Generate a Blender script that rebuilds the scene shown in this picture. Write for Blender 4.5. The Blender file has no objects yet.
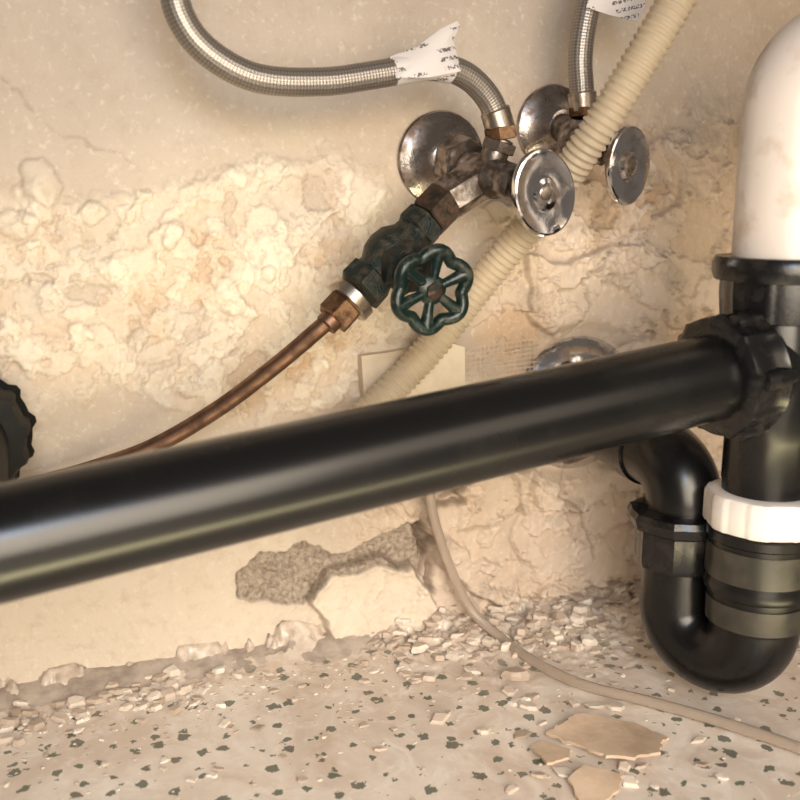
import bpy, math, random, bmesh
import numpy as np
from mathutils import Vector, Matrix
random.seed(7); rng=np.random.default_rng(5)
scn=bpy.context.scene
COL=scn.collection
try: scn.view_settings.view_transform='Standard'
except Exception: pass

# ------------------------------------------------------------ materials
def N(nt,t,**k):
    n=nt.nodes.new(t)
    for a,b in k.items(): setattr(n,a,b)
    return n
def newmat(name):
    m=bpy.data.materials.new(name); m.use_nodes=True
    nt=m.node_tree; b=nt.nodes['Principled BSDF']
    return m,nt,b
def setin(node,nm,v):
    if nm in node.inputs: node.inputs[nm].default_value=v
def mixc(nt,fac,a,b,mode='MIX'):
    n=N(nt,'ShaderNodeMix',data_type='RGBA',blend_type=mode)
    for i,v in ((0,fac),(6,a),(7,b)):
        if isinstance(v,bpy.types.NodeSocket): nt.links.new(v,n.inputs[i])
        elif i==0: n.inputs[0].default_value=v
        else: n.inputs[i].default_value=(*v,1) if len(v)==3 else v
    return n.outputs[2]
def math_(nt,op,a,b=0.0,c=None):
    n=N(nt,'ShaderNodeMath',operation=op)
    for i,v in enumerate((a,b) if c is None else (a,b,c)):
        if isinstance(v,bpy.types.NodeSocket): nt.links.new(v,n.inputs[i])
        else: n.inputs[i].default_value=v
    return n.outputs[0]
def ramp(nt,src,p0,p1,c0=(0,0,0),c1=(1,1,1)):
    n=N(nt,'ShaderNodeValToRGB'); nt.links.new(src,n.inputs[0])
    e=n.color_ramp.elements; e[0].position=p0; e[1].position=p1
    e[0].color=(*c0,1); e[1].color=(*c1,1); return n.outputs[0]
def noise(nt,scale,detail=4,rough=.55,vec=None,dist=0):
    n=N(nt,'ShaderNodeTexNoise'); n.inputs['Scale'].default_value=scale
    n.inputs['Detail'].default_value=detail; n.inputs['Roughness'].default_value=rough
    n.inputs['Distortion'].default_value=dist
    if vec is None:
        g=N(nt,'ShaderNodeNewGeometry'); vec=g.outputs['Position']
    nt.links.new(vec,n.inputs['Vector']); return n.outputs[0]
def bump(nt,b,h,st,dist):
    n=N(nt,'ShaderNodeBump'); n.inputs['Strength'].default_value=st; n.inputs['Distance'].default_value=dist
    nt.links.new(h,n.inputs['Height']); nt.links.new(n.outputs[0],b.inputs['Normal']); return n
def grubby(name,c1,c2,rough=.4,metal=0,scale=90,lo=.45,hi=.65,r2=None,bst=.2,bd=.0004,spec=.5,coat=0,sss=0):
    m,nt,b=newmat(name)
    n=noise(nt,scale,6); f=ramp(nt,n,lo,hi)
    nt.links.new(mixc(nt,f,c1,c2),b.inputs['Base Color'])
    b.inputs['Metallic'].default_value=metal
    rr=N(nt,'ShaderNodeMapRange'); nt.links.new(f,rr.inputs[0])
    rr.inputs[3].default_value=rough; rr.inputs[4].default_value=r2 if r2 is not None else min(1,rough+.25)
    nt.links.new(rr.outputs[0],b.inputs['Roughness'])
    setin(b,'Specular IOR Level',spec); setin(b,'Coat Weight',coat)
    if bst: bump(nt,b,noise(nt,scale*4,5),bst,bd)
    return m
M={}
M['abs']=grubby('black_abs_plastic',(.0045,.0045,.005),(.009,.009,.008),.26,0,30,.5,.85,.34,.05,.0001,.45)
M['abs2']=grubby('black_abs_dusty',(.006,.006,.007),(.024,.020,.016),.25,0,120,.52,.8,.5,.2,.0003)
M['absm']=grubby('black_abs_matte',(.006,.006,.006),(.020,.017,.014),.6,0,120,.50,.8,.7,.2,.0003,.2)
M['abs3']=grubby('grey_dusted_abs',(.028,.027,.022),(.060,.052,.040),.28,0,80,.4,.7,.45,.1,.0002)
M['pvc']=grubby('white_pvc_grimy',(.72,.65,.60),(.48,.36,.27),.30,0,60,.53,.80,.5,.1,.0002)
M['pvcnut']=grubby('white_nylon_nut',(.74,.70,.68),(.62,.55,.50),.35,0,60,.5,.8,.5,.1,.0002)
M['chrome']=grubby('chrome_spotted',(.74,.73,.74),(.36,.31,.28),.10,1,130,.50,.70,.38,.10,.0003)
M['chrome2']=grubby('chrome_tarnished',(.48,.44,.42),(.18,.135,.105),.18,1,110,.42,.66,.48,.25,.0005)
M['chromedull']=grubby('chrome_worn',(.38,.34,.32),(.12,.095,.075),.28,1,150,.40,.60,.55,.4,.0005)
M['nickel']=grubby('nickel_plated',(.50,.45,.40),(.26,.20,.14),.28,1,200,.42,.65,.45,.2,.0003)
M['brass']=grubby('tarnished_brass',(.28,.17,.10),(.10,.055,.035),.42,1,200,.40,.62,.6,.4,.0004)
M['brassd']=grubby('blackened_brass',(.12,.075,.050),(.030,.032,.026),.45,.8,180,.40,.62,.65,.5,.0006)
M['copper']=grubby('old_copper',(.22,.13,.09),(.12,.07,.05),.42,1,110,.40,.65,.6,.25,.0003)
M['green']=grubby('green_enamel_chipped',(.004,.016,.0135),(.05,.052,.04),.28,.1,230,.53,.68,.55,.4,.0005)
M['greencorr']=grubby('corroded_valve_body',(.006,.0135,.0115),(.060,.050,.036),.38,.3,240,.44,.68,.7,.9,.0009)

def braid_mat():
    m,nt,b=newmat('braided_stainless')
    uv=N(nt,'ShaderNodeUVMap'); s=N(nt,'ShaderNodeSeparateXYZ'); nt.links.new(uv.outputs[0],s.inputs[0])
    u=math_(nt,'MULTIPLY',s.outputs[0],2*math.pi/.0030)
    v=math_(nt,'MULTIPLY',s.outputs[1],2*math.pi*11)
    a=math_(nt,'SINE',math_(nt,'ADD',u,v)); c=math_(nt,'SINE',math_(nt,'SUBTRACT',u,v))
    h=math_(nt,'MULTIPLY',a,c)
    f=math_(nt,'MULTIPLY_ADD',h,.5,.5)
    nt.links.new(mixc(nt,f,(.21,.185,.16),(.40,.365,.33)),b.inputs['Base Color'])
    b.inputs['Metallic'].default_value=.8; b.inputs['Roughness'].default_value=.42
    bump(nt,b,f,.45,.0003); return m
M['braid']=braid_mat()
def label_mat():
    m,nt,b=newmat('printed_paper_label')
    g=N(nt,'ShaderNodeNewGeometry'); s=N(nt,'ShaderNodeSeparateXYZ'); nt.links.new(g.outputs['Position'],s.inputs[0])
    lines=math_(nt,'GREATER_THAN',math_(nt,'SINE',math_(nt,'MULTIPLY',math_(nt,'ADD',s.outputs[2],math_(nt,'MULTIPLY',s.outputs[0],-.25)),2*math.pi/.0042)),.2)
    n=math_(nt,'GREATER_THAN',noise(nt,800,1),.50); n2=math_(nt,'GREATER_THAN',noise(nt,90,0),.44)
    f=math_(nt,'MULTIPLY',math_(nt,'MULTIPLY',lines,n),n2)
    nt.links.new(mixc(nt,f,(.62,.58,.57),(.12,.11,.12)),b.inputs['Base Color'])
    b.inputs['Roughness'].default_value=.5; return m
M['label']=label_mat()
def plastic_translucent(name,col,tr,rough):
    m,nt,b=newmat(name); b.inputs['Base Color'].default_value=(*col,1)
    b.inputs['Roughness'].default_value=rough; setin(b,'Transmission Weight',tr)
    setin(b,'Subsurface Weight',.3); setin(b,'Subsurface Radius',(.004,.003,.002)); setin(b,'IOR',1.35); return m
M['corr']=plastic_translucent('translucent_pe',(.66,.56,.42),.42,.32)
M['tube']=plastic_translucent('clear_vinyl',(.62,.53,.45),.55,.20)

# ------------------------------------------------------------ mesh helpers
def finish(me,mat,smooth=True,ang=38):
    me.materials.append(mat)
    if smooth:
        me.polygons.foreach_set('use_smooth',[True]*len(me.polygons))
        try: me.set_sharp_from_angle(angle=math.radians(ang))
        except Exception: pass
    me.update()
def obj(name,me,parent=None):
    o=bpy.data.objects.new(name,me); COL.objects.link(o)
    if parent: o.parent=parent
    return o
def root(name):
    e=bpy.data.objects.new(name,None); e.empty_display_size=.01; COL.objects.link(e); return e
def spline(pts,step=.0015):
    P=[Vector(p) for p in pts]; P=[P[0]*2-P[1]]+P+[P[-1]*2-P[-2]]
    out=[]
    for i in range(1,len(P)-2):
        p0,p1,p2,p3=P[i-1:i+3]; n=max(2,int((p2-p1).length/step))
        t0=0;t1=(p1-p0).length**.5+t0;t2=(p2-p1).length**.5+t1;t3=(p3-p2).length**.5+t2
        for k in range(n):
            t=t1+(t2-t1)*k/n
            A1=p0*((t1-t)/(t1-t0))+p1*((t-t0)/(t1-t0));A2=p1*((t2-t)/(t2-t1))+p2*((t-t1)/(t2-t1));A3=p2*((t3-t)/(t3-t2))+p3*((t-t2)/(t3-t2))
            B1=A1*((t2-t)/(t2-t0))+A2*((t-t0)/(t2-t0));B2=A2*((t3-t)/(t3-t1))+A3*((t-t1)/(t3-t1))
            out.append(B1*((t2-t)/(t2-t1))+B2*((t-t1)/(t2-t1)))
    out.append(P[-2]); return out
def tube(name,path,r,mat,parent=None,seg=24,closed=False,flat=None,ang=38):
    n=len(path); rf=r if callable(r) else (lambda s,f:r)
    T=[]
    for i in range(n):
        a=path[(i-1)%n] if closed or i>0 else path[0]; b=path[(i+1)%n] if closed or i<n-1 else path[-1]
        T.append((b-a).normalized())
    ref=Vector((0,0,1)) if abs(T[0].z)<.9 else Vector((0,1,0))
    nr=(ref-T[0]*ref.dot(T[0])).normalized()
    S=[0]
    for i in range(1,n): S.append(S[-1]+(path[i]-path[i-1]).length)
    V=[]
    for i in range(n):
        nr=(nr-T[i]*nr.dot(T[i])).normalized(); bn=T[i].cross(nr)
        rr=rf(S[i],S[i]/S[-1])
        for k in range(seg):
            a=2*math.pi*k/seg
            V.append(path[i]+(nr*math.cos(a)+bn*math.sin(a))*rr)
    Fs=[];UV=[]
    m=n if closed else n-1
    for i in range(m):
        j=(i+1)%n
        for k in range(seg):
            l=(k+1)%seg
            Fs.append((i*seg+k,i*seg+l,j*seg+l,j*seg+k))
            UV+=[(S[i],k/seg),(S[i],(k+1)/seg),(S[i+1] if i+1<n else S[i],(k+1)/seg),(S[i+1] if i+1<n else S[i],k/seg)]
    if not closed:
        Fs.append(tuple(range(seg))[::-1]); Fs.append(tuple((n-1)*seg+k for k in range(seg)))
        UV+=[(0,0)]*(2*seg)
    me=bpy.data.meshes.new(name); me.from_pydata([tuple(v) for v in V],[],Fs)
    uvl=me.uv_layers.new(name='UVMap'); uvl.data.foreach_set('uv',np.array(UV,dtype=float).ravel())
    finish(me,mat,True,ang)
    bm=bmesh.new(); bm.from_mesh(me); bmesh.ops.recalc_face_normals(bm,faces=bm.faces); bm.to_mesh(me); bm.free()
    return obj(name,me,parent)
def lathe(name,org,axis,prof,mat,parent=None,seg=48,rf=None,xh=None,sx=1,sy=1,ang=35):
    ax=Vector(axis).normalized(); xh=Vector(xh) if xh else (Vector((0,0,1)) if abs(ax.z)<.9 else Vector((1,0,0)))
    X=(xh-ax*xh.dot(ax)).normalized(); Y=ax.cross(X); O=Vector(org)
    V=[];Fs=[]
    for i,(h,r) in enumerate(prof):
        for k in range(seg):
            a=2*math.pi*k/seg; q=r*(rf(a,i,h) if rf else 1)
            V.append(tuple(O+ax*h+X*(math.cos(a)*q*sx)+Y*(math.sin(a)*q*sy)))
    for i in range(len(prof)-1):
        for k in range(seg):
            l=(k+1)%seg; Fs.append((i*seg+k,i*seg+l,(i+1)*seg+l,(i+1)*seg+k))
    Fs.append(tuple(range(seg))[::-1]); Fs.append(tuple((len(prof)-1)*seg+k for k in range(seg)))
    me=bpy.data.meshes.new(name); me.from_pydata(V,[],Fs); me.validate()
    bm=bmesh.new(); bm.from_mesh(me); bmesh.ops.recalc_face_normals(bm,faces=bm.faces); bm.to_mesh(me); bm.free()
    finish(me,mat,True,ang); return obj(name,me,parent)
def hexf(a,i,h):
    return math.cos(math.pi/6)/math.cos((a%(math.pi/3))-math.pi/6)*1.06
def ribs(n,d):
    def f(a,i,h):
        x=(a*n/(2*math.pi))%1
        return 1+d*(1 if .15<x<.5 else 0)
    return f
def slab(name,poly,nrm,th,mat,parent=None,bend=0):
    P=[Vector(p) for p in poly]
    c=sum(P,Vector())/len(P); n=Vector(nrm).normalized()
    k=len(P); mid=[c.lerp(p,.55)+n*bend*.8 for p in P]
    V=[c+n*bend]+mid+P+[c+n*(bend-th)]+[p-n*th for p in P]
    Fs=[(0,1+i,1+(i+1)%k) for i in range(k)]+[(1+i,k+1+i,k+1+(i+1)%k,1+(i+1)%k) for i in range(k)]
    b=2*k+1
    Fs+=[(b,b+1+(i+1)%k,b+1+i) for i in range(k)]+[(k+1+i,b+1+i,b+1+(i+1)%k,k+1+(i+1)%k) for i in range(k)]
    me=bpy.data.meshes.new(name); me.from_pydata([tuple(v) for v in V],[],Fs); finish(me,mat,True,30)
    return obj(name,me,parent)

# ------------------------------------------------------------ numpy noise
def vnoise(x,y,seed):
    r=np.random.default_rng(seed); tab=r.random((256,256))
    xi=np.floor(x).astype(int); yi=np.floor(y).astype(int); fx=x-xi; fy=y-yi
    fx=fx*fx*(3-2*fx); fy=fy*fy*(3-2*fy)
    g=lambda a,b: tab[a&255,b&255]
    return (g(xi,yi)*(1-fx)+g(xi+1,yi)*fx)*(1-fy)+(g(xi,yi+1)*(1-fx)+g(xi+1,yi+1)*fx)*fy
def fbm(x,y,sc,seed,oc=4,g=.5):
    s=0;a=1;t=0
    for o in range(oc):
        ca,sa=math.cos(.6+o*1.1),math.sin(.6+o*1.1)
        s=s+a*vnoise((x*ca-y*sa)*sc*2**o+o*17.3,(x*sa+y*ca)*sc*2**o+o*9.1,seed+o); t+=a; a*=g
    return s/t
def sst(e0,e1,v):
    t=np.clip((v-e0)/(e1-e0),0,1); return t*t*(3-2*t)
def polysd(x,y,poly):
    P=np.array(poly); n=len(P); d=np.full(x.shape,9.); ins=np.zeros(x.shape,bool)
    for i in range(n):
        a=P[i];b=P[(i+1)%n]; e=b-a; wx=x-a[0];wy=y-a[1]
        t=np.clip((wx*e[0]+wy*e[1])/(e@e),0,1); d=np.minimum(d,np.hypot(wx-e[0]*t,wy-e[1]*t))
        if abs(e[1])>1e-9:
            c=((a[1]>y)!=(b[1]>y))&(x<e[0]*(y-a[1])/e[1]+a[0]); ins^=c
    return np.where(ins,-d,d)
def linesd(x,y,pl):
    P=np.array(pl); d=np.full(x.shape,9.)
    for i in range(len(P)-1):
        a=P[i];e=P[i+1]-a; wx=x-a[0];wy=y-a[1]
        t=np.clip((wx*e[0]+wy*e[1])/(e@e),0,1); d=np.minimum(d,np.hypot(wx-e[0]*t,wy-e[1]*t))
    return d
def gridmesh(name,xs,ys,mk,attrs):
    nx,ny=len(xs),len(ys); V=mk
    idx=np.arange(nx*ny).reshape(ny,nx)
    F=np.stack([idx[:-1,:-1],idx[:-1,1:],idx[1:,1:],idx[1:,:-1]],-1).reshape(-1,4)
    me=bpy.data.meshes.new(name); me.vertices.add(nx*ny); me.vertices.foreach_set('co',V.ravel())
    me.loops.add(F.size); me.loops.foreach_set('vertex_index',F.ravel())
    me.polygons.add(len(F)); me.polygons.foreach_set('loop_start',np.arange(0,F.size,4)); me.polygons.foreach_set('loop_total',np.full(len(F),4))
    me.update(); me.validate()
    for k,v in attrs.items():
        a=me.attributes.new(k,'FLOAT','POINT'); a.data.foreach_set('value',v.ravel().astype(np.float32))
    me.polygons.foreach_set('use_smooth',[True]*len(F)); return me

# ------------------------------------------------------------ back wall
xs=np.concatenate([np.linspace(-.6,-.08,40,endpoint=False),np.arange(-.08,.56,.0008),np.linspace(.565,1.1,30)])
zs=np.concatenate([np.arange(-.012,.40,.0008),np.linspace(.405,.75,20)])
X,Z=np.meshgrid(xs,zs)
wx=(fbm(X,Z,60,11,4)-.5)*.016; wz=(fbm(X,Z,60,31,4)-.5)*.016
Xw=X+wx; Zw=Z+wz; Xs=X+wx*.8; Zs=Z+wz*.8
def ell(cx,cz,rx,rz,soft=.5): return 1-sst(1-soft,1+soft,np.hypot((Xw-cx)/rx,(Zw-cz)/rz))
Zb=np.clip(ell(.070,.208,.090,.050)+ell(.14,.25,.05,.028)*.6+ell(-.03,.20,.05,.06)*.8+ell(.13,.175,.07,.035),0,1)
Zr=sst(.225,.27,Xw)*(1-sst(.28,.33,Zw))
Zl=sst(.13,.22,Xw)*(1-sst(.09,.13,Zw))
Zp=np.clip(Zr+Zl,0,1)
H=(fbm(X,Z,9,3,2)-.5)*.007+(fbm(X,Z,38,4,3)-.5)*.0022
white=np.zeros_like(X); crack=np.zeros_like(X); pale=np.zeros_like(X)
for i,(sc,th,hh) in enumerate(((36,.47,.0010),(60,.52,.0011),(105,.55,.0009))):
    n=fbm(X+.21*i,Z,sc,21+i*7,6,.58); zz=sst(.30,.65,Zb+(n-.5)*1.0)
    s=sst(th-.010,th+.010,n)*zz
    H+=s*hh+zz*(n-.5)*.0030
    crack=np.maximum(crack,zz*.17*np.exp(-((n-th+.006)/.007)**2))
    white+=s*(.36,.30,.30)[i]
H+=Zb*(fbm(X,Z,200,29,4,.6)-.5)*.0024
for (cx,cz,rr) in ((.011,.261,.0085),(-.004,.243,.0075),(.032,.248,.006),(.068,.236,.007),(.095,.205,.008),(.050,.185,.006),(.118,.215,.005)):
    q=np.hypot(Xs-cx,Zs-cz)/rr; H+=np.where(q<1,.0026*np.sqrt(np.clip(1-q*q,0,1)),0); white+=np.where(q<1,.30,0); crack=np.maximum(crack,.28*np.exp(-((q-1.03)/.10)**2))
for i,(sc,th) in enumerate(((15,.47),(24,.50),(40,.55))):
    n=fbm(X+i*.37,Z,sc,71+i*9,6,.56)
    s=sst(th-.006,th+.006,n); H+=Zp*s*(.0034-.0008*i)
    H+=Zp*np.exp(-((n-th-.010)/.014)**2)*.0015*(n>th)
    crack=np.maximum(crack,Zp*.18*np.exp(-((n-th+.005)/.005)**2)); pale+=Zp*s*.38
H+=Zp*((fbm(X,Z,240,91,3)-.5)*.0013+(fbm(X,Z,75,95,4)-.5)*.0032)
exp_=np.zeros_like(X)
A=[(.0951,.0504),(.1101,.0641),(.1400,.0625),(.1500,.0560),(.1764,.0600),(.1900,.0690),(.2045,.0740),(.2130,.0600),(.2070,.036),(.1733,.0462),(.1490,.0425),(.1339,.0250),(.0968,.0354)]
d=polysd(Xs,Zs,A); a=1-sst(-.0008,.0008,d); H=H*(1-a)+a*(-.0030+(fbm(X,Z,230,5,4,.6)-.5)*.0075); exp_=np.maximum(exp_,a)
crack=np.maximum(crack,.35*np.exp(-((d+.0008)/.0011)**2))
H+=np.where(d>0,.0018*np.exp(-d/.005),0)
B=[(.1369,.0291),(.1480,.046),(.1600,.0505),(.1795,.0490),(.2034,.0340),(.2112,.0190),(.198,.006),(.1700,.002),(.1500,.006)]
d=polysd(Xs,Zs,B); b=1-sst(-.0012,.0012,d); H+=b*(.0055+.0024*np.exp(d/.004)); white=np.maximum(white,b*.5)
crack=np.maximum(crack,.45*np.exp(-((d-.001)/.001)**2))
Cc=[(.2108,.0802),(.235,.098),(.262,.094),(.30,.098),(.345,.090),(.352,.050),(.345,.014),(.30,.010),(.262,.012),(.238,.020),(.214,.045)]
d=polysd(Xs,Zs,Cc); c=1-sst(-.0014,.0014,d); H=H*(1-.2*c)+c*(.0060+.0014*np.exp(d/.006)); pale=np.maximum(pale,c*.5)
crack=np.maximum(crack,.45*np.exp(-((d-.001)/.0013)**2))
Fl=[(.2660,.2215),(.2926,.2151),(.305,.222),(.3195,.2233),(.345,.230),(.3626,.2151),(.362,.19),(.3580,.1734),(.335,.165),(.3153,.1664),(.292,.172),(.2704,.1836)]
d=polysd(Xs,Zs,Fl); c=1-sst(-.0008,.0008,d); H+=c*(.0026+.0034*np.exp(d/.006)); crack=np.maximum(crack,.42*np.exp(-((d-.0008)/.0009)**2)); pale=np.maximum(pale,c*.5)
for pl,w in (([(.2045,.072),(.2078,.055),(.212,.040),(.209,.026)],.0026),([(.240,.098),(.230,.092),(.222,.088),(.228,.084),(.212,.080)],.0016),
             ([(.262,.093),(.268,.070),(.262,.050),(.275,.030)],.0009),([(.30,.098),(.292,.075),(.31,.060),(.318,.030)],.0008),([(.268,.070),(.245,.058),(.225,.062)],.0008),
             ([(.318,.222),(.300,.205),(.312,.190),(.296,.172)],.0008),([(.300,.205),(.285,.200)],.0006),
             ([(-.05,.34),(-.012,.318),(.022,.285),(.05,.270)],.0004)):
    d=linesd(Xs,Zs,pl); g=np.exp(-(d/w)**2); H-=g*(.006 if w>.001 else .003 if w>.0005 else .001); crack=np.maximum(crack,g*(1 if w>.001 else .5 if w>.0005 else .30))
# trowelled flat round the pipe penetrations so the cover plates seat
for cx,cz,rr in ((.2150,.2745,.026),(.2835,.2930,.024),(.305,.132,.042)):
    k=sst(rr,rr+.012,np.hypot(X-cx,Z-cz)); H=H*k+.0012*(1-k)
stain=np.clip(Zp*.5*fbm(X,Z,22,101,4)*1.5+Zb*.6*sst(.38,.62,fbm(X,Z,40,111,4)),0,1)
stain=np.clip(stain+sst(.32,.44,X)*.40+ell(.315,.255,.06,.03)*.35+ell(.27,.175,.03,.02)*.5+ell(.18,.275,.03,.02)*.3+ell(.14,.19,.04,.03)*.25,0,1)
white=np.clip(white+(1-sst(.10,.18,Xw))*(1-sst(.075,.12,Zw))*.55,0,1)
exp_=np.maximum(exp_,Zp*sst(.60,.66,fbm(X,Z,48,131,5))*.4*(1-b))
V=np.stack([X,-H,Z],-1)
me=gridmesh('wall_back',xs,zs,V,{'stain':stain,'expo':exp_,'white':white,'crack':crack,'pale':np.clip(pale,0,1)})
m,nt,b_=newmat('flaking_painted_plaster')
def at(n):
    a=N(nt,'ShaderNodeAttribute',attribute_name=n); return a.outputs['Fac']
c=mixc(nt,ramp(nt,noise(nt,9,5),.35,.65),(.48,.40,.325),(.56,.48,.395))
c=mixc(nt,math_(nt,'MULTIPLY',at('stain'),.85),c,(.52,.345,.205))
c=mixc(nt,at('pale'),c,(.63,.52,.425))
c=mixc(nt,at('white'),c,(.76,.68,.555))
c=mixc(nt,math_(nt,'MULTIPLY',ramp(nt,noise(nt,120,6,.65),.50,.70),.28),c,(.37,.27,.18))
c=mixc(nt,math_(nt,'MULTIPLY',ramp(nt,noise(nt,260,5,.6),.56,.70),.40),c,(.78,.72,.63))
c=mixc(nt,math_(nt,'MULTIPLY',at('expo'),.9),c,mixc(nt,ramp(nt,noise(nt,380,4,.7),.35,.62),(.17,.135,.11),(.42,.35,.28)))
c=mixc(nt,math_(nt,'MULTIPLY',at('crack'),.8),c,(.11,.07,.045))
nt.links.new(c,b_.inputs['Base Color']); b_.inputs['Roughness'].default_value=.62
bump(nt,b_,noise(nt,350,6,.6),.4,.0013)
me.materials.append(m); wall=obj('wall_back',me)

# ------------------------------------------------------------ floor
fx=np.concatenate([np.linspace(-.6,-.08,30,endpoint=False),np.arange(-.08,.50,.0010),np.linspace(.505,1.1,20)])
fy=np.concatenate([np.linspace(-.9,-.26,20,endpoint=False),np.arange(-.26,.008,.0010)])
FX,FY=np.meshgrid(fx,fy)
def floorh(x,y):
    x=np.asarray(x,float); y=np.asarray(y,float)
    wdt=.006+.026*sst(.15,.25,x)+.006*fbm(x,y*0,14,5,3)
    m=np.exp(-np.clip(-y,0,9)/wdt)
    n=fbm(x,y,70,201,5,.6); n2=fbm(x,y,30,211,3)
    return np.clip(np.clip(m*(.3+1.2*n2)*(.009),0,.02)*(.45+1.1*sst(.35,.6,n))+m*(n-.5)*.005*(x>.1),0,.02)
FH=floorh(FX,FY); dust=np.clip(np.exp(-np.clip(-FY,0,9)/(.012+.040*sst(.16,.26,FX)))*1.2*(.5+fbm(FX,FY,45,221,4)),0,1)
me=gridmesh('floor',fx,fy,np.stack([FX,FY,FH],-1),{'dust':dust})
m,nt,b_=newmat('speckled_vinyl_floor')
g=N(nt,'ShaderNodeNewGeometry'); pos=g.outputs['Position']
base=mixc(nt,ramp(nt,noise(nt,14,6,.6,dist=1.2),.40,.62),(.84,.77,.70),(.68,.58,.50))
base=mixc(nt,math_(nt,'MULTIPLY',ramp(nt,noise(nt,30,6,.7,dist=2),.52,.64),.6),base,(.92,.88,.84))
base=mixc(nt,math_(nt,'MULTIPLY',ramp(nt,noise(nt,22,6,.65,dist=1),.54,.68),.45),base,(.52,.38,.28))
nz=N(nt,'ShaderNodeTexNoise'); nz.inputs['Scale'].default_value=300; nz.inputs['Detail'].default_value=2; nt.links.new(pos,nz.inputs['Vector'])
vm=N(nt,'ShaderNodeVectorMath',operation='MULTIPLY_ADD'); nt.links.new(nz.outputs['Color'],vm.inputs[0]); vm.inputs[1].default_value=(.0065,.0065,0); nt.links.new(pos,vm.inputs[2])
def specks(scale,th,keep):
    v=N(nt,'ShaderNodeTexVoronoi',voronoi_dimensions='2D'); v.inputs['Scale'].default_value=scale; nt.links.new(vm.outputs[0],v.inputs['Vector'])
    s=N(nt,'ShaderNodeSeparateColor'); nt.links.new(v.outputs['Color'],s.inputs[0])
    t=math_(nt,'MULTIPLY_ADD',s.outputs[1],th*.8,th*.55)
    return math_(nt,'MULTIPLY',math_(nt,'LESS_THAN',v.outputs['Distance'],t),math_(nt,'GREATER_THAN',s.outputs[0],keep))
s1=specks(76,.18,.28); s2=specks(150,.13,.86)
sp=math_(nt,'MAXIMUM',s1,s2)
base=mixc(nt,math_(nt,'MULTIPLY',sp,.85),base,mixc(nt,ramp(nt,noise(nt,200,2),.4,.6),(.030,.095,.055),(.07,.065,.05)))
dn=mixc(nt,ramp(nt,noise(nt,160,5),.35,.65),(.46,.37,.30),(.72,.63,.54))
dm=N(nt,'ShaderNodeAttribute',attribute_name='dust').outputs['Fac']
dm2=math_(nt,'ADD',dm,math_(nt,'MULTIPLY',ramp(nt,noise(nt,70,6,.7),.55,.78),.25))
base=mixc(nt,dm2,base,dn)
nt.links.new(base,b_.inputs['Base Color']); b_.inputs['Roughness'].default_value=.28
bump(nt,b_,noise(nt,420,4),.12,.0005)
me.materials.append(m); obj('floor',me)

# ------------------------------------------------------------ caulk strip at wall foot
me_m=grubby('dirty_caulk',(.50,.43,.37),(.33,.27,.23),.6,0,90,.4,.65,.8,.6,.0010)
pv=[];pf=[]
nn=260
for i in range(nn+1):
    x=-.4+i*(.62/nn); w=.016+.002*math.sin(x*60)+.0015*math.sin(x*210)+random.uniform(-.0010,.0010); h=.0075+.001*math.sin(x*45)+.0006*math.sin(x*170)+random.uniform(-.0004,.0004)
    pv+=[(x,.004,h),(x,-.0050,h-.0010),(x,-w*.75,.0034),(x,-w-.005,-.001)]
for i in range(nn):
    for k in range(3): pf.append((i*4+k,i*4+4+k,i*4+5+k,i*4+1+k))
me=bpy.data.meshes.new('trim_1'); me.from_pydata(pv,[],pf); finish(me,me_m,True,60); obj('trim_1',me)

# ------------------------------------------------------------ debris
def chips(name,items,mat,seed):
    r=random.Random(seed); V=[];Fs=[];C=[]
    for (x,y,z,s,fl) in items:
        k=r.choice((4,5,6,7)); o=len(V); a0=r.random()*6.28
        tx=r.uniform(-.45,.45); ty=r.uniform(-.45,.45); el=r.uniform(.5,1)
        rad=[r.uniform(.55,1.15)*s for _ in range(k)]; cv=r.random()
        for lev,(hh,sc) in enumerate(((0,.92),(.55*fl*s,1.02),(fl*s,.78))):
            for i in range(k):
                a=a0+i*6.283/k; px=math.cos(a)*rad[i]*sc; py=math.sin(a)*rad[i]*sc*el
                V.append((x+px,y+py,z+hh+(px*tx+py*ty)*.6+s*.2*abs(tx)+r.uniform(-.08,.08)*s*fl)); C.append(cv)
        for l in range(2):
            for i in range(k):
                j=(i+1)%k; Fs.append((o+l*k+i,o+l*k+j,o+(l+1)*k+j,o+(l+1)*k+i))
        Fs.append(tuple(o+2*k+i for i in range(k))); Fs.append(tuple(o+i for i in range(k))[::-1])
    me=bpy.data.meshes.new(name); me.from_pydata(V,[],Fs)
    at_=me.attributes.new('tone','FLOAT','POINT'); at_.data.foreach_set('value',C)
    finish(me,mat,False); return obj(name,me)
m,nt,b_=newmat('plaster_chip')
ta=N(nt,'ShaderNodeAttribute',attribute_name='tone').outputs['Fac']
r_=N(nt,'ShaderNodeValToRGB'); nt.links.new(ta,r_.inputs[0]); e=r_.color_ramp.elements
e[0].color=(.42,.33,.26,1); e[1].color=(.80,.74,.66,1); x_=e.new(.3); x_.color=(.58,.48,.40,1); x_=e.new(.6); x_.color=(.70,.61,.52,1)
nt.links.new(mixc(nt,math_(nt,'MULTIPLY',ramp(nt,noise(nt,200,4),.45,.65),.3),r_.outputs[0],(.45,.36,.28)),b_.inputs['Base Color'])
b_.inputs['Roughness'].default_value=.7; M['chip']=m
it=[]
for _ in range(2200):
    x=random.uniform(-.07,.46)
    left=x<.17
    y=(-.020-random.expovariate(1/.020)) if left else -random.expovariate(1/.030)
    if left and random.random()<.55: continue
    y=-min(-y,.245)-.001
    s=random.choice((.0006,.0008,.0011,.0015))*random.uniform(.7,1.4)
    if y>-.060 and not left and random.random()<.24: s=random.uniform(.0022,.0060)
    if left and y>-.05 and random.random()<.06: s=random.uniform(.0020,.0042)
    it.append((x,y,s,random.uniform(.18,.7)))
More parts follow.
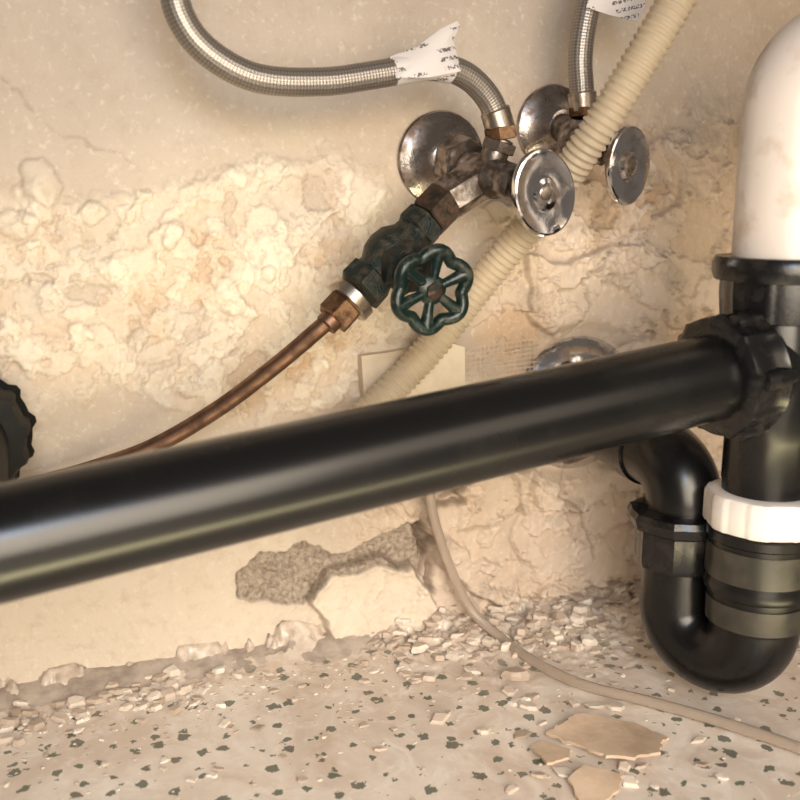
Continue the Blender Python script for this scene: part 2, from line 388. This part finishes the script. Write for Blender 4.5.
for _ in range(200):
    it.append((random.uniform(-.05,.45),random.uniform(-.24,-.03),random.uniform(.0005,.0016),random.uniform(.15,.4)))
for _ in range(60):
    it.append((random.uniform(.0,.34),random.uniform(-.19,-.03),random.uniform(.0018,.0045),random.uniform(.2,.5)))
for _ in range(30):
    it.append((random.uniform(.17,.30),random.uniform(-.19,-.06),random.uniform(.003,.0066),random.uniform(.18,.35)))
for cx,cy,n,sx_ in ((.040,-.020,44,.013),(.062,-.026,16,.010),(-.01,-.030,30,.014),(.2,-.018,34,.014),(.225,-.028,30,.014),(.34,-.02,40,.02),(.30,-.03,44,.018),(.26,-.045,40,.02)):
    for _ in range(n): it.append((random.gauss(cx,sx_),-abs(random.gauss(-cy,.008))-.001,random.uniform(.0015,.0060),random.uniform(.3,.8)))
hz=floorh([i[0] for i in it],[i[1] for i in it])
def trimz(x,y): return max(0,.0036*(1-(-y-.012)/.009)) if (x<.21 and y>-.021) else 0
it=[(a,bb,max(0,float(h),trimz(a,bb)),s,f) for (a,bb,s,f),h in zip(it,hz)]
chips('plaster_debris',it,M['chip'],3)
M['peach']=grubby('paint_flake_cream',(.68,.53,.40),(.48,.36,.26),.32,0,60,.38,.68,.5,.35,.0010)
def flake(name,poly,th,seed,lift=.003):
    """broken paint sheet: jagged outline, gently curled, gridded interior"""
    r=random.Random(seed); P=[Vector((p[0],p[1])) for p in poly]; Q=[]
    for i,p in enumerate(P):
        q=P[(i+1)%len(P)]
        for k in range(6): Q.append(p.lerp(q,k/6)+Vector((r.uniform(-1,1),r.uniform(-1,1)))*.0008)
    c=sum(Q,Vector((0,0)))/len(Q); k=len(Q); tx,ty=r.uniform(-.05,.05),r.uniform(-.05,.05); ph=r.random()*6
    def hz_(p):
        d_=p-c; return th+.0006+lift*.5+tx*d_.x+ty*d_.y+lift*.5*math.sin(d_.x*85+ph)+lift*.35*math.sin(d_.y*110+ph*2)
    V=[];L=7
    for l in range(L):
        f=1-l/L
        for p in Q:
            w=c.lerp(p,f); V.append((w.x,w.y,hz_(w)))
    V.append((c.x,c.y,hz_(c))); top=len(V)-1; Fs=[]
    for l in range(L-1):
        for i in range(k): Fs.append((l*k+i,l*k+(i+1)%k,(l+1)*k+(i+1)%k,(l+1)*k+i))
    for i in range(k): Fs.append(((L-1)*k+i,(L-1)*k+(i+1)%k,top))
    o=len(V)
    for p in Q: V.append((p.x,p.y,max(.0002,hz_(p)-th)))
    V.append((c.x,c.y,max(.0002,hz_(c)-th)))
    for i in range(k): Fs.append((i,o+i,o+(i+1)%k,(i+1)%k)); Fs.append((o+k,o+(i+1)%k,o+i))
    me=bpy.data.meshes.new(name); me.from_pydata(V,[],Fs); finish(me,M['peach'],True,50); return obj(name,me)
flake('paint_flake',[(.2170,-.132),(.229,-.1290),(.236,-.1255),(.2483,-.1310),(.262,-.139),(.2690,-.156),(.262,-.160),(.256,-.168),(.2400,-.170),(.2300,-.163),(.226,-.150)],.0015,3)
flake('paint_flake',[(.203,-.141),(.212,-.140),(.219,-.150),(.214,-.157),(.203,-.158)],.0013,4)
flake('paint_flake',[(.206,-.170),(.216,-.165),(.229,-.178),(.222,-.186),(.203,-.188)],.0013,5)
chips('plaster_chunk',[(.2285,-.078,0.001,.0085,.6),(.221,-.101,0,.005,.5),(.19,-.118,0,.004,.5),(.245,-.112,0,.004,.5),(.186,-.06,.0,.005,.6),(.232,-.178,.0,.006,.35)],M['chip'],9)

# ------------------------------------------------------------ horizontal drain pipe
L0=Vector((-.015,-.172,.1435)); L1=Vector((.3235,-.147,.1785)); D=(L1-L0).normalized()
R_=root('horizontal_drain_pipe')
pA=L0-D*.013
path=[pA+D*t for t in np.linspace(0,(L1-pA).length-.012,60)]
tube('pipe_run',path,.0196,M['abs'],R_,64)
E=Vector((-.0330,-.142,.1425))
ep=spline([pA+D*.004,pA-D*.002,pA+Vector((-.0045,.007,-.0005)),E,E+Vector((0,.03,.002)),Vector((E.x,-.045,.150)),Vector((E.x,.004,.152))],.003)
tube('wall_elbow',ep,.0197,M['absm'],R_,48)
lathe('slip_nut',(E.x,-.030,.1500),(0,-1,0),[(0,.020),(.0,.0280),(.004,.0300),(.006,.0275),(.020,.0275),(.026,.0260),(.027,.0195)],M['absm'],R_,72,ribs(12,.07))

# ------------------------------------------------------------ P-trap assembly
SX,SY=.3235,-.147
T_=root('p_trap_assembly')
up=(0,0,1)
lathe('upper_slip_nut',(SX,SY,.1985),up,[(0,.0215),(.001,.0255),(.012,.0265),(.0185,.0265),(.019,.030),(.022,.0312),(.027,.0312),(.0295,.0300),(.0295,.0225)],M['abs2'],T_,96,lambda a,i,h: 1+(.035*max(0,math.cos(a*10))**4 if 1<=i<=3 else 0))
lathe('sanitary_tee_body',(SX,SY,.122),up,[(0,.0205),(.02,.0205),(.022,.0215),(.04,.0225),(.07,.0225),(.077,.0215),(.078,.020)],M['abs'],T_,64)
tube('tee_branch',[L1-D*t for t in np.linspace(0,.030,8)],.0225,M['abs'],T_,48)
lathe('branch_slip_nut',L1-D*.0165,-D,[(0,.0215),(0,.0268),(.003,.0285),(.006,.0268),(.014,.0265),(.017,.0275),(.021,.0270),(.023,.0240),(.023,.0200)],M['abs2'],T_,120,lambda a,i,h: 1+(.05*max(0,math.cos(a*9+.3))**5 if 3<=i<=7 else 0))
for k,a in enumerate((.35,1.5,2.7,3.9,5.2)):
    Xv=Vector((0,0,1)); Xv=(Xv-D*Xv.dot(D)).normalized(); Yv=D.cross(Xv)
    o=L1-D*.030+(Xv*math.cos(a)+Yv*math.sin(a))*.0265
    lathe('wing_lug_%d'%(k+1),o-D*.005,D,[(0,.001),(.001,.0042),(.010,.0048),(.018,.0036),(.019,.001)],M['abs2'],T_,16)
lathe('tail_piece',(SX,SY,.085),up,[(0,.0200),(.06,.0200)],M['abs'],T_,64)
lathe('white_slip_nut',(SX,SY,.0995),up,[(0,.0235),(.0,.0258),(.002,.0268),(.0150,.0268),(.0168,.0256),(.0174,.024),(.0174,.0205)],M['pvcnut'],T_,120,lambda a,i,h: 1+(.035*(1 if math.cos(a*8)>.2 else 0) if 1<=i<=4 else 0))
lathe('trap_socket',(SX,SY,.048),up,[(0,.0215),(.004,.0225),(.0180,.0235),(.019,.0250),(.022,.0256),(.024,.0250),(.045,.0250),(.046,.0262),(.050,.0262),(.0515,.0245),(.0515,.02)],M['abs'],T_,64)
lathe('socket_band',(SX,SY,.0745),up,[(0,.0240),(.0004,.0254),(.0160,.0254),(.0164,.0240)],M['abs3'],T_,64)
lathe('lower_band',(SX,SY,.0505),up,[(0,.0220),(.0004,.0236),(.0125,.0240),(.0130,.0220)],M['abs3'],T_,64)
LX,LY=.3068,-.108
c0=Vector((SX,SY,.0475)); c1=Vector((LX,LY,.0475)); mid=(c0+c1)/2; hv=(c0-c1)/2
ub=[c0+Vector((0,0,.014))]+[mid+hv*math.cos(t)+Vector((0,0,-hv.length*math.sin(t))) for t in np.linspace(0,math.pi,40)]+[c1+Vector((0,0,.02)),c1+Vector((0,0,.045))]
tube('u_bend',ub,lambda s,f:.0222-.0035*min(1,f*1.3),M['abs'],T_,64)
lathe('trap_union_nut',(LX,LY,.068),up,[(0,.019),(0,.0215),(.003,.0225),(.019,.0225),(.021,.0258),(.026,.0272),(.029,.0258),(.030,.0190)],M['abs2'],T_,96,lambda a,i,h: 1+(.05*max(0,math.cos(a*8))**4 if 1<=i<=6 else 0))
arm=spline([(LX,LY,.090),(LX,LY,.104),(LX-.0005,-.103,.1145),(LX-.001,-.092,.121),(LX-.0015,-.07,.1225),(.305,-.03,.126),(.305,.010,.129)],.002)
tube('trap_arm',arm,lambda s,f:.0190 if f<.62 else .0170,M['abs'],T_,56)
lathe('arm_collar',(LX-.001,-.080,.1225),(0,1,.05),[(0,.019),(0,.0208),(.012,.0208),(.013,.018)],M['abs2'],T_,56)

W_=root('white_pvc_elbow')
wp=[Vector((SX,SY,z)) for z in np.linspace(.205,.291,12)]
rb=.026
wp+=[Vector((SX+rb-rb*math.cos(t),SY,.291+rb*math.sin(t))) for t in np.linspace(.06,math.pi/2,24)]
wp+=[Vector((SX+rb+d_,SY,.291+rb)) for d_ in (.02,.06,.12,.25)]
tube('pvc_bend',wp,.0230,M['pvc'],W_,64)

lathe('wall_escutcheon',(.305,-.002,.1320),(0,-1,0),[(0,.039),(.002,.0410),(.005,.038),(.009,.030),(.013,.020),(.0135,.0175)],M['chrome'],None,72)

# ------------------------------------------------------------ stop valves
def handle(par,o,n,xl,Rr=.0205,sy=.76):
    p=[(-.012,.0035),(-.003,.0045),(-.0015,.007),(0,.012),(.0,.0190),(.0008,.0202),(.0022,.0205),(.0036,.0198),(.0040,.0188),(.0034,.0165),(.0028,.0120),(.0029,.0085),(.0048,.0072),(.0052,.0050),(.0040,.0042),(.0040,.001)]
    p=[(h,r*Rr/.0205) for h,r in p]
    lathe('oval_handle',o,n,p,M['chrome'],par,72,None,xl,1,sy)
    lathe('handle_screw',Vector(o)+Vector(n).normalized()*.0038,n,[(0,.0032),(.0012,.003),(.0016,.0012)],M['nickel'],par,20)
def rod(name,a,b,r,mat,par,seg=28,rf=None,r2=None):
    a=Vector(a);b=Vector(b);L=(b-a).length; r2=r if r2 is None else r2
    return lathe(name,a,b-a,[(0,r*.93),(L*.06,r),(L*.94,r2),(L,r2*.93)],mat,par,seg,rf)
def escut(par,o,n,r):
    lathe('escutcheon',o,n,[(0,r*.98),(.0015,r),(.003,r*.97),(.0050,r*.82),(.0068,r*.66),(.011,r*.50),(.0135,r*.40),(.014,r*.3)],M['chrome2'],par,64)
V1=root('stop_valve')
e1=Vector((.2150,-.001,.2745)); escut(V1,e1,(.02,-1,-.05),.0255)
b1=Vector((.2195,-.048,.2655))
rod('inlet_stub',e1+Vector((0,-.008,0)),b1,.0088,M['chromedull'],V1)
rod('inlet_nut',e1+Vector((.0005,-.018,-.001)),e1+Vector((.002,-.032,-.004)),.0130,M['chromedull'],V1,48,hexf)
lathe('valve_body',b1+Vector((-.002,.012,.001)),(.25,-.95,-.15),[(0,.004),(.001,.009),(.006,.0108),(.014,.0112),(.022,.0100),(.026,.007),(.0265,.003)],M['chromedull'],V1,40)
h1=Vector((.2330,-.082,.2565))
rod('packing_nut',b1+Vector((.002,-.006,-.001)),b1+Vector((.0075,-.020,-.005)),.0088,M['chromedull'],V1,48,hexf)
rod('stem',b1,h1,.0042,M['chrome2'],V1)
handle(V1,h1,(.10,-.98,-.10),(.42,0,-.9),.0215,.80)
rod('outlet_neck',b1+Vector((.001,-.003,.003)),(.2243,-.055,.283),.0068,M['chromedull'],V1)
rod('outlet_nut',(.2232,-.054,.2765),(.2246,-.055,.2815),.0088,M['chrome2'],V1,48,hexf)
rod('side_outlet',b1+Vector((-.002,.002,-.002)),(.1985,-.046,.2525),.0105,M['chromedull'],V1,40,hexf)

V2=root('stop_valve')
e2=Vector((.2835,-.001,.2930)); escut(V2,e2,(.02,-1,-.05),.0230)
b2=Vector((.2790,-.042,.2840))
rod('inlet_stub',e2+Vector((0,-.008,0)),b2,.0078,M['chromedull'],V2)
lathe('valve_body',b2+Vector((-.001,.012,.001)),(.2,-.95,-.2),[(0,.004),(.001,.009),(.006,.0108),(.014,.0112),(.022,.0100),(.026,.007),(.0265,.003)],M['chromedull'],V2,40)
h2=Vector((.2865,-.071,.2700))
rod('stem',b2,h2,.0035,M['chrome2'],V2)
rod('packing_nut',b2+Vector((.001,-.006,-.001)),b2+Vector((.005,-.017,-.007)),.0078,M['chromedull'],V2,48,hexf)
handle(V2,h2,(.24,-.95,-.10),(.18,0,-.97),.0200)
rod('outlet_neck',b2,(.2772,-.045,.295),.0068,M['chromedull'],V2)

# supply hoses
H1=root('braided_supply_hose')
hp=spline([(.060,-.060,.372),(.0663,-.060,.3478),(.0680,-.060,.3321),(.0767,-.060,.3185),(.0981,-.060,.3066),(.1301,-.060,.3054),(.1590,-.060,.3100),(.1840,-.060,.3147),(.2030,-.058,.3116),(.2165,-.056,.3017),(.2238,-.055,.2890)],.0012)
tube('braided_sleeve',hp,.0063,M['braid'],H1,32)
rod('crimp_ferrule',(.2205,-.0553,.2965),(.2242,-.055,.2870),.0074,M['nickel'],H1,32)
rod('hose_nut',(.2236,-.055,.2885),(.2248,-.055,.2822),.0082,M['brass'],H1,48,hexf)
i0=[i for i,p in enumerate(hp) if .164<p.x<.196]
tube('tag_wrap',[hp[i] for i in i0],.0068,M['label'],H1,32)
slab('tag_flap',[(.1630,-.0625,.3175),(.1760,-.0635,.3225),(.1880,-.064,.3310),(.1965,-.063,.3350),(.1985,-.062,.3330),(.1945,-.063,.3265),(.1965,-.064,.3180),(.1965,-.0675,.3120),(.1800,-.068,.3085),(.1640,-.068,.3075)],(0,-1,0),.0005,M['label'],H1,bend=.002)
H2=root('braided_supply_hose')
hp2=spline([(.2768,-.045,.300),(.2752,-.045,.312),(.2740,-.045,.3233),(.2752,-.045,.338),(.2785,-.045,.3527),(.288,-.045,.378),(.300,-.045,.400)],.0012)
tube('braided_sleeve',hp2,.0063,M['braid'],H2,32)
rod('crimp_ferrule',(.2770,-.045,.298),(.2757,-.045,.3075),.0074,M['nickel'],H2,32)
rod('hose_nut',(.2772,-.045,.2955),(.2769,-.045,.3000),.0080,M['brass'],H2,48,hexf)
slab('tag_flap',[(.2720,-.0525,.3475),(.2840,-.054,.3445),(.3010,-.055,.3420),(.3045,-.056,.3500),(.3020,-.056,.3620),(.2880,-.054,.3700),(.2760,-.0525,.3640)],(0,-1,0),.0005,M['label'],H2,bend=.002)

# ------------------------------------------------------------ green wheel valve + copper line
G_=root('green_wheel_valve')
p0=Vector((.1990,-.046,.2530)); p1=Vector((.1880,-.0475,.2435)); p3=Vector((.1469,-.052,.2062)); p4=Vector((.1365,-.052,.1970))
rod('inlet_adapter',p0,p1,.0108,M['brassd'],G_,48,hexf)
dG=(p3-p1).normalized()
lathe('body',p1,dG,[(0,.009),(.001,.0108),(.009,.0112),(.010,.0095),(.014,.0100),(.020,.0135),(.026,.0145),(.032,.0135),(.037,.0105),(.040,.0105),(.041,.0122),(.050,.0124),(.0515,.0095)],M['greencorr'],G_,48,lambda a,i,h: hexf(a,i,h) if i in(1,2,10,11) else 1)
bc=p1+dG*.026; wc=Vector((.1753,-.085,.2121)); wn=(.05,-1,-.12)
lathe('bonnet',bc,wc-bc,[(0,.0105),(.010,.0105),(.0105,.0130),(.017,.0130),(.0175,.0095),(.023,.0088),(.025,.0040),(.036,.003)],M['greencorr'],G_,48,lambda a,i,h: hexf(a,i,h) if i in(2,3) else 1)
nW=Vector(wn).normalized(); xW=(Vector((0.12,0,1))-nW*nW.dot(Vector((0.12,0,1)))).normalized(); yW=nW.cross(xW)
rim=[]; NS=6
for k in range(180):
    a=2*math.pi*k/180; r=.0158+.0030*abs(math.cos(NS*a/2))**1.3
    rim.append(wc+(xW*math.cos(a)+yW*math.sin(a))*r+nW*(.0006*math.cos(NS*a)))
tube('wheel_rim',rim,.0031,M['green'],G_,16,closed=True)
for k in range(NS):
    a=2*math.pi*(k)/NS
    dd=xW*math.cos(a)+yW*math.sin(a)
    tube('spoke_%d'%(k+1),[wc+dd*t-nW*.0008*(1-t/.0185) for t in np.linspace(.003,.0185,10)],lambda s,f:.0023+.0014*f*f,M['green'],G_,14)
lathe('wheel_hub',wc-nW*.003,nW,[(0,.004),(.001,.0072),(.0036,.0070),(.005,.0050),(.0055,.001)],M['green'],G_,32)
lathe('hub_nut',wc+nW*.0020,nW,[(0,.0040),(.0016,.0040),(.002,.0028)],M['brassd'],G_,24,hexf)
rod('flare_collar',p3-dG*.002,p3+dG*.004,.0122,M['nickel'],G_,32)
rod('compression_nut',p3+dG*.004,p3+dG*.0145,.0090,M['brass'],G_,48,hexf)
C_=root('copper_supply_line')
cp=spline([p3+dG*.010,p4,(.131,-.050,.192),(.1127,-.042,.1751),(.082,-.030,.1505),(.0508,-.022,.1325),(.027,-.018,.1245),(.008,-.016,.1200),(-.02,-.015,.1150),(-.06,-.015,.108),(-.14,-.015,.100)],.003)
tube('copper_pipe',cp,.0042,M['copper'],C_,24)
rod('ferrule',p3+dG*.0140,p3+dG*.019,.0058,M['copper'],C_,24)

# ------------------------------------------------------------ corrugated drain hose
cpth=spline([(.3240,-.104,.3960),(.3030,-.100,.3623),(.2814,-.095,.3243),(.2640,-.082,.2882),(.2480,-.055,.2477),(.2264,-.034,.2108),(.1979,-.024,.1722),(.1698,-.023,.1457),(.150,-.022,.128),(.135,-.018,.116)],.0006)
tube('corrugated_drain_hose',cpth,lambda s,f:.0084+.0007*math.sin(s*2*math.pi/.0036),M['corr'],None,32,ang=80)
tp=spline([(.201,-.006,.125),(.2034,-.014,.1020),(.2058,-.016,.0784),(.2142,-.020,.0479),(.2270,-.024,.0190),(.2385,-.038,.0065),(.2440,-.068,.0045),(.2558,-.0985,.0036),(.2794,-.1271,.0034),(.3002,-.1553,.0034),(.3196,-.1877,.0034),(.345,-.235,.0034)],.002)
tube('clear_vinyl_tubing',tp,.0028,M['tube'],None,20)

# ------------------------------------------------------------ patch card on wall
M['card']=grubby('painted_access_card',(.64,.55,.43),(.52,.43,.32),.5,0,50,.4,.65,.6,.2,.0004)
slab('drywall_patch_card',[(.1655,-.0105,.1700),(.2190,-.0105,.1740),(.2270,-.0105,.1715),(.2279,-.0105,.1400),(.1830,-.0105,.1380),(.1675,-.0105,.1400)],(0,-1,0),.0100,M['card'],bend=.0003)
gt=grubby('fibreglass_mesh_tape',(.52,.42,.32),(.42,.33,.24),.7,0,80,.4,.65,.8)
tv=[];tf=[]
def strip(a,b,w):
    a=Vector(a);b=Vector(b);d=(b-a).normalized();s=Vector((-d.z,0,d.x))*w/2;o=len(tv)
    tv.extend([tuple(a-s),tuple(b-s),tuple(b+s),tuple(a+s)]);tf.append((o,o+1,o+2,o+3))
for i in range(8):
    z=.1500+i*.0027; strip((.226,-.0072,z+.0005*(i%2)),(.276,-.0072,z+.0045),.0005)
for i in range(17):
    x=.227+i*.0029; strip((x,-.0074,.1490),(x-.0005,-.0074,.1725),.0004)
me=bpy.data.meshes.new('joint_tape'); me.from_pydata(tv,[],tf); finish(me,gt,False); obj('joint_tape',me)

# ------------------------------------------------------------ lights
def area(name,loc,tgt,size,power,col,sy=None,spread=180):
    l=bpy.data.lights.new(name,'AREA'); l.energy=power; l.color=col; l.size=size; l.spread=math.radians(spread)
    if sy: l.shape='RECTANGLE'; l.size_y=sy
    o=bpy.data.objects.new(name,l); COL.objects.link(o); o.location=loc
    o.rotation_euler=(Vector(tgt)-Vector(loc)).to_track_quat('-Z','Y').to_euler(); return o
area('work_lamp',(.08,-.72,.26),(.16,0,.08),.42,1.95,(1,.86,.68),None,88)
area('room_window_light',(-.02,-.82,.52),(.10,-.1,.1),.14,1.15,(.38,.62,1.0))
area('kitchen_light',(.55,-.85,.50),(.25,0,.12),.40,1.25,(1,.83,.64))
area('pipe_highlight_strip',(.16,-.29,.010),(.16,-.17,.14),.60,.24,(1,.86,.48),.04,80)  # added strip light out of view, reflected as the drain pipe's yellow lower band
w=bpy.data.worlds.new('w'); scn.world=w; w.use_nodes=True
w.node_tree.nodes['Background'].inputs[0].default_value=(1,.84,.70,1); w.node_tree.nodes['Background'].inputs[1].default_value=.15

# ------------------------------------------------------------ camera
yaw=math.radians(21);pt=math.radians(12)
cam=bpy.data.cameras.new('camera'); cam.lens=966/800*36; cam.sensor_width=36; cam.clip_start=.01
co=bpy.data.objects.new('camera',cam); COL.objects.link(co); co.location=(0,-.5,.2555)
co.rotation_euler=(math.pi/2-pt,0,-yaw); scn.camera=co
cam.dof.use_dof=True; cam.dof.focus_distance=.50; cam.dof.aperture_fstop=9
